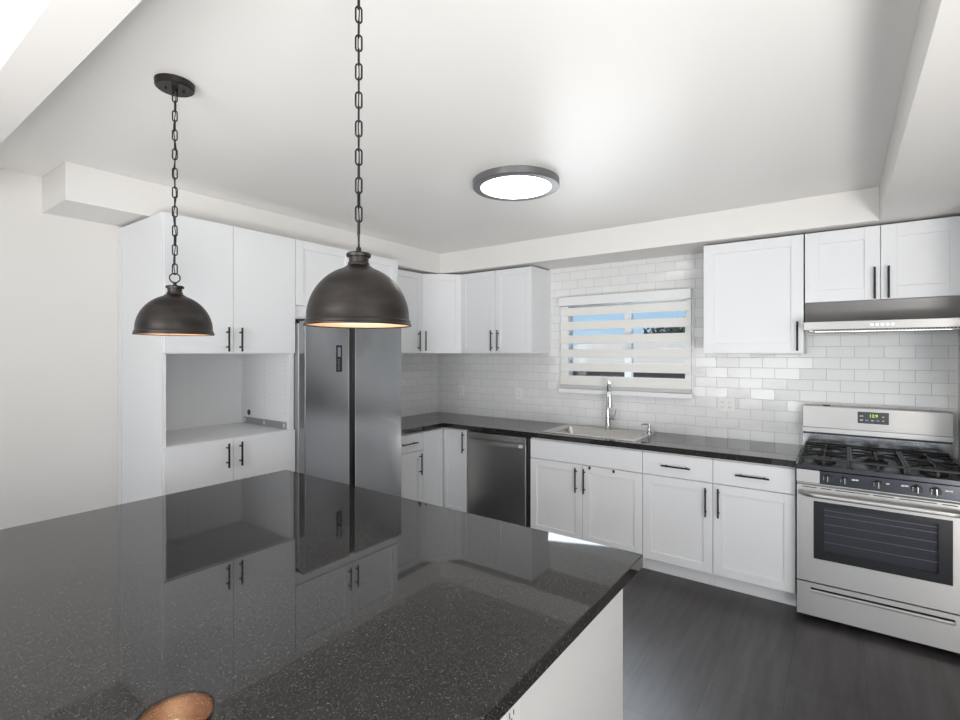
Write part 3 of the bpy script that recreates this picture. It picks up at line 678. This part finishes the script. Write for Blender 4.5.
# ------------------------------------------------------------------ pendants
def chain(parent, ztop, zbot, swing=0.0, a00=0.5):
    bm = bmesh.new(); Lk = .0395; wd = .0074; r = .0023; pitch = .0338
    n = int((ztop-zbot)/pitch); z = zbot; pitch = (ztop-zbot)/n
    rnd = random.Random(7+int(swing*10))
    for i in range(n):
        zc = zbot+(i+.5)*pitch; a0 = (PI/2 if i % 2 else 0)+rnd.uniform(-.25, .25)+a00; L2 = Lk/2-wd
        pts = []
        for k in range(9): a = PI*k/8; pts.append((wd*math.cos(a), L2+wd*math.sin(a)))
        for k in range(9): a = PI+PI*k/8; pts.append((wd*math.cos(a), -L2+wd*math.sin(a)))
        tube(bm, [(x*math.cos(a0), x*math.sin(a0), zc+zz) for x, zz in pts], r, 6, closed=True)
    tube(bm, [(.003*math.sin(z_*40), .003*math.cos(z_*37), z_) for z_ in [zbot+(ztop-zbot)*i/90 for i in range(91)]], .0016, 5)
    return obj('chain', bm, M['black'], parent, smooth=True)
def pendant(x, y, label, z=1.637, rot=0.0, ring=True):
    t = thing('pendant_light', label, 'pendant light', (x, y, z), rot, 'dome pendants over the island')
    R = .1285
    outer = [(.0, .147), (.028, .1468), (.033, .1435)] + [(R*.955*math.sin(a), .018+.128*math.cos(a)) for a in [math.radians(d) for d in range(18, 91, 6)]]
    outer += [(R*.965, .014), (R*.98, .012), (R*.985, .006), (R*1.0, .004), (R*1.0, 0), (R*.985, 0)]
    inner = [(r_*.975-.0005, z_-.003) for r_, z_ in outer[1:-5]][::-1]
    bm = bmesh.new(); lathe(bm, outer+[(R*.965, .003)]+inner[:1], n=64); s = obj('shade', bm, M['bronze'], t, smooth=True)
    bm = bmesh.new(); lathe(bm, [(R*.962, .0025)]+[(max(a-.0015, 0), b-.002) for a, b in inner]+[(0, .141)], n=64); obj('shade_lining', bm, M['copper'], s, smooth=True, label='copper coloured inside of the shade')
    bm = bmesh.new(); lathe(bm, [(0, .1475), (.027, .1475), (.0255, .154), (.0235, .155), (.0235, .168), (.029, .169), (.030, .175), (.027, .178), (0, .179)], n=36); obj('cap', bm, M['bronze'], t, smooth=True)
    bm = bmesh.new(); cyl(bm, (0, 0, .1785), (0, 0, .192), .006, n=12)
    tube(bm, [(.0165*math.cos(a)*math.cos(.55), .0165*math.cos(a)*math.sin(.55), .207+.0165*math.sin(a)) for a in [2*PI*i/28 for i in range(28)]], .0024, 8, closed=True)
    obj('hanging_ring', bm, M['black'], t, smooth=True)
    chain(t, ZC-.034-z, .222, x)
    bm = bmesh.new(); lathe(bm, [(0, -.024), (.058, -.024), (.063, -.020), (.065, -.001), (0, -.001)], (0, 0, ZC-z), 48)
    cyl(bm, (0, 0, ZC-z-.024), (0, 0, ZC-z-.034), .010, n=14)
    for a in (.6, .6+PI): cyl(bm, (.028*math.cos(a), .028*math.sin(a), ZC-z-.024), (.028*math.cos(a), .028*math.sin(a), ZC-z-.031), .004, n=8)
    obj('canopy', bm, M['bronze'], t, smooth=True)
    bm = bmesh.new(); cyl(bm, (0, 0, .090), (0, 0, .140), .017, n=20); obj('socket', bm, M['blackp'], t)
    bm = bmesh.new(); lathe(bm, [(0, .028), (.014, .031), (.024, .042), (.026, .054), (.020, .070), (.013, .082), (.012, .0895), (0, .0895)], n=24); obj('bulb', bm, M['bulb'], t, smooth=True)
pendant(-1.965, .814, 'dark bronze dome pendant hanging in front of the tall pantry cabinet', rot=.6)
pendant(-.957, .812, 'dark bronze dome pendant hanging in front of the refrigerator', rot=1.9)

# ------------------------------------------------------------------ ceiling light
cl = thing('ceiling_light', 'round flush ceiling light with grey rim and lit white disc', 'ceiling light', (-1.508, 2.425, ZC))
bm = bmesh.new(); lathe(bm, [(0, -.001), (.242, -.001), (.246, -.004), (.246, -.038), (.242, -.042), (.203, -.042), (.201, -.036), (0, -.036)], n=72); obj('rim', bm, mat('brushed_grey_rim', (.22, .22, .225), .35, .8), cl, smooth=True)
bm = bmesh.new(); lathe(bm, [(0, -.0365), (.2005, -.0365), (.199, -.041), (0, -.0425)], n=72); obj('diffuser', bm, M['diff'], cl, smooth=True)
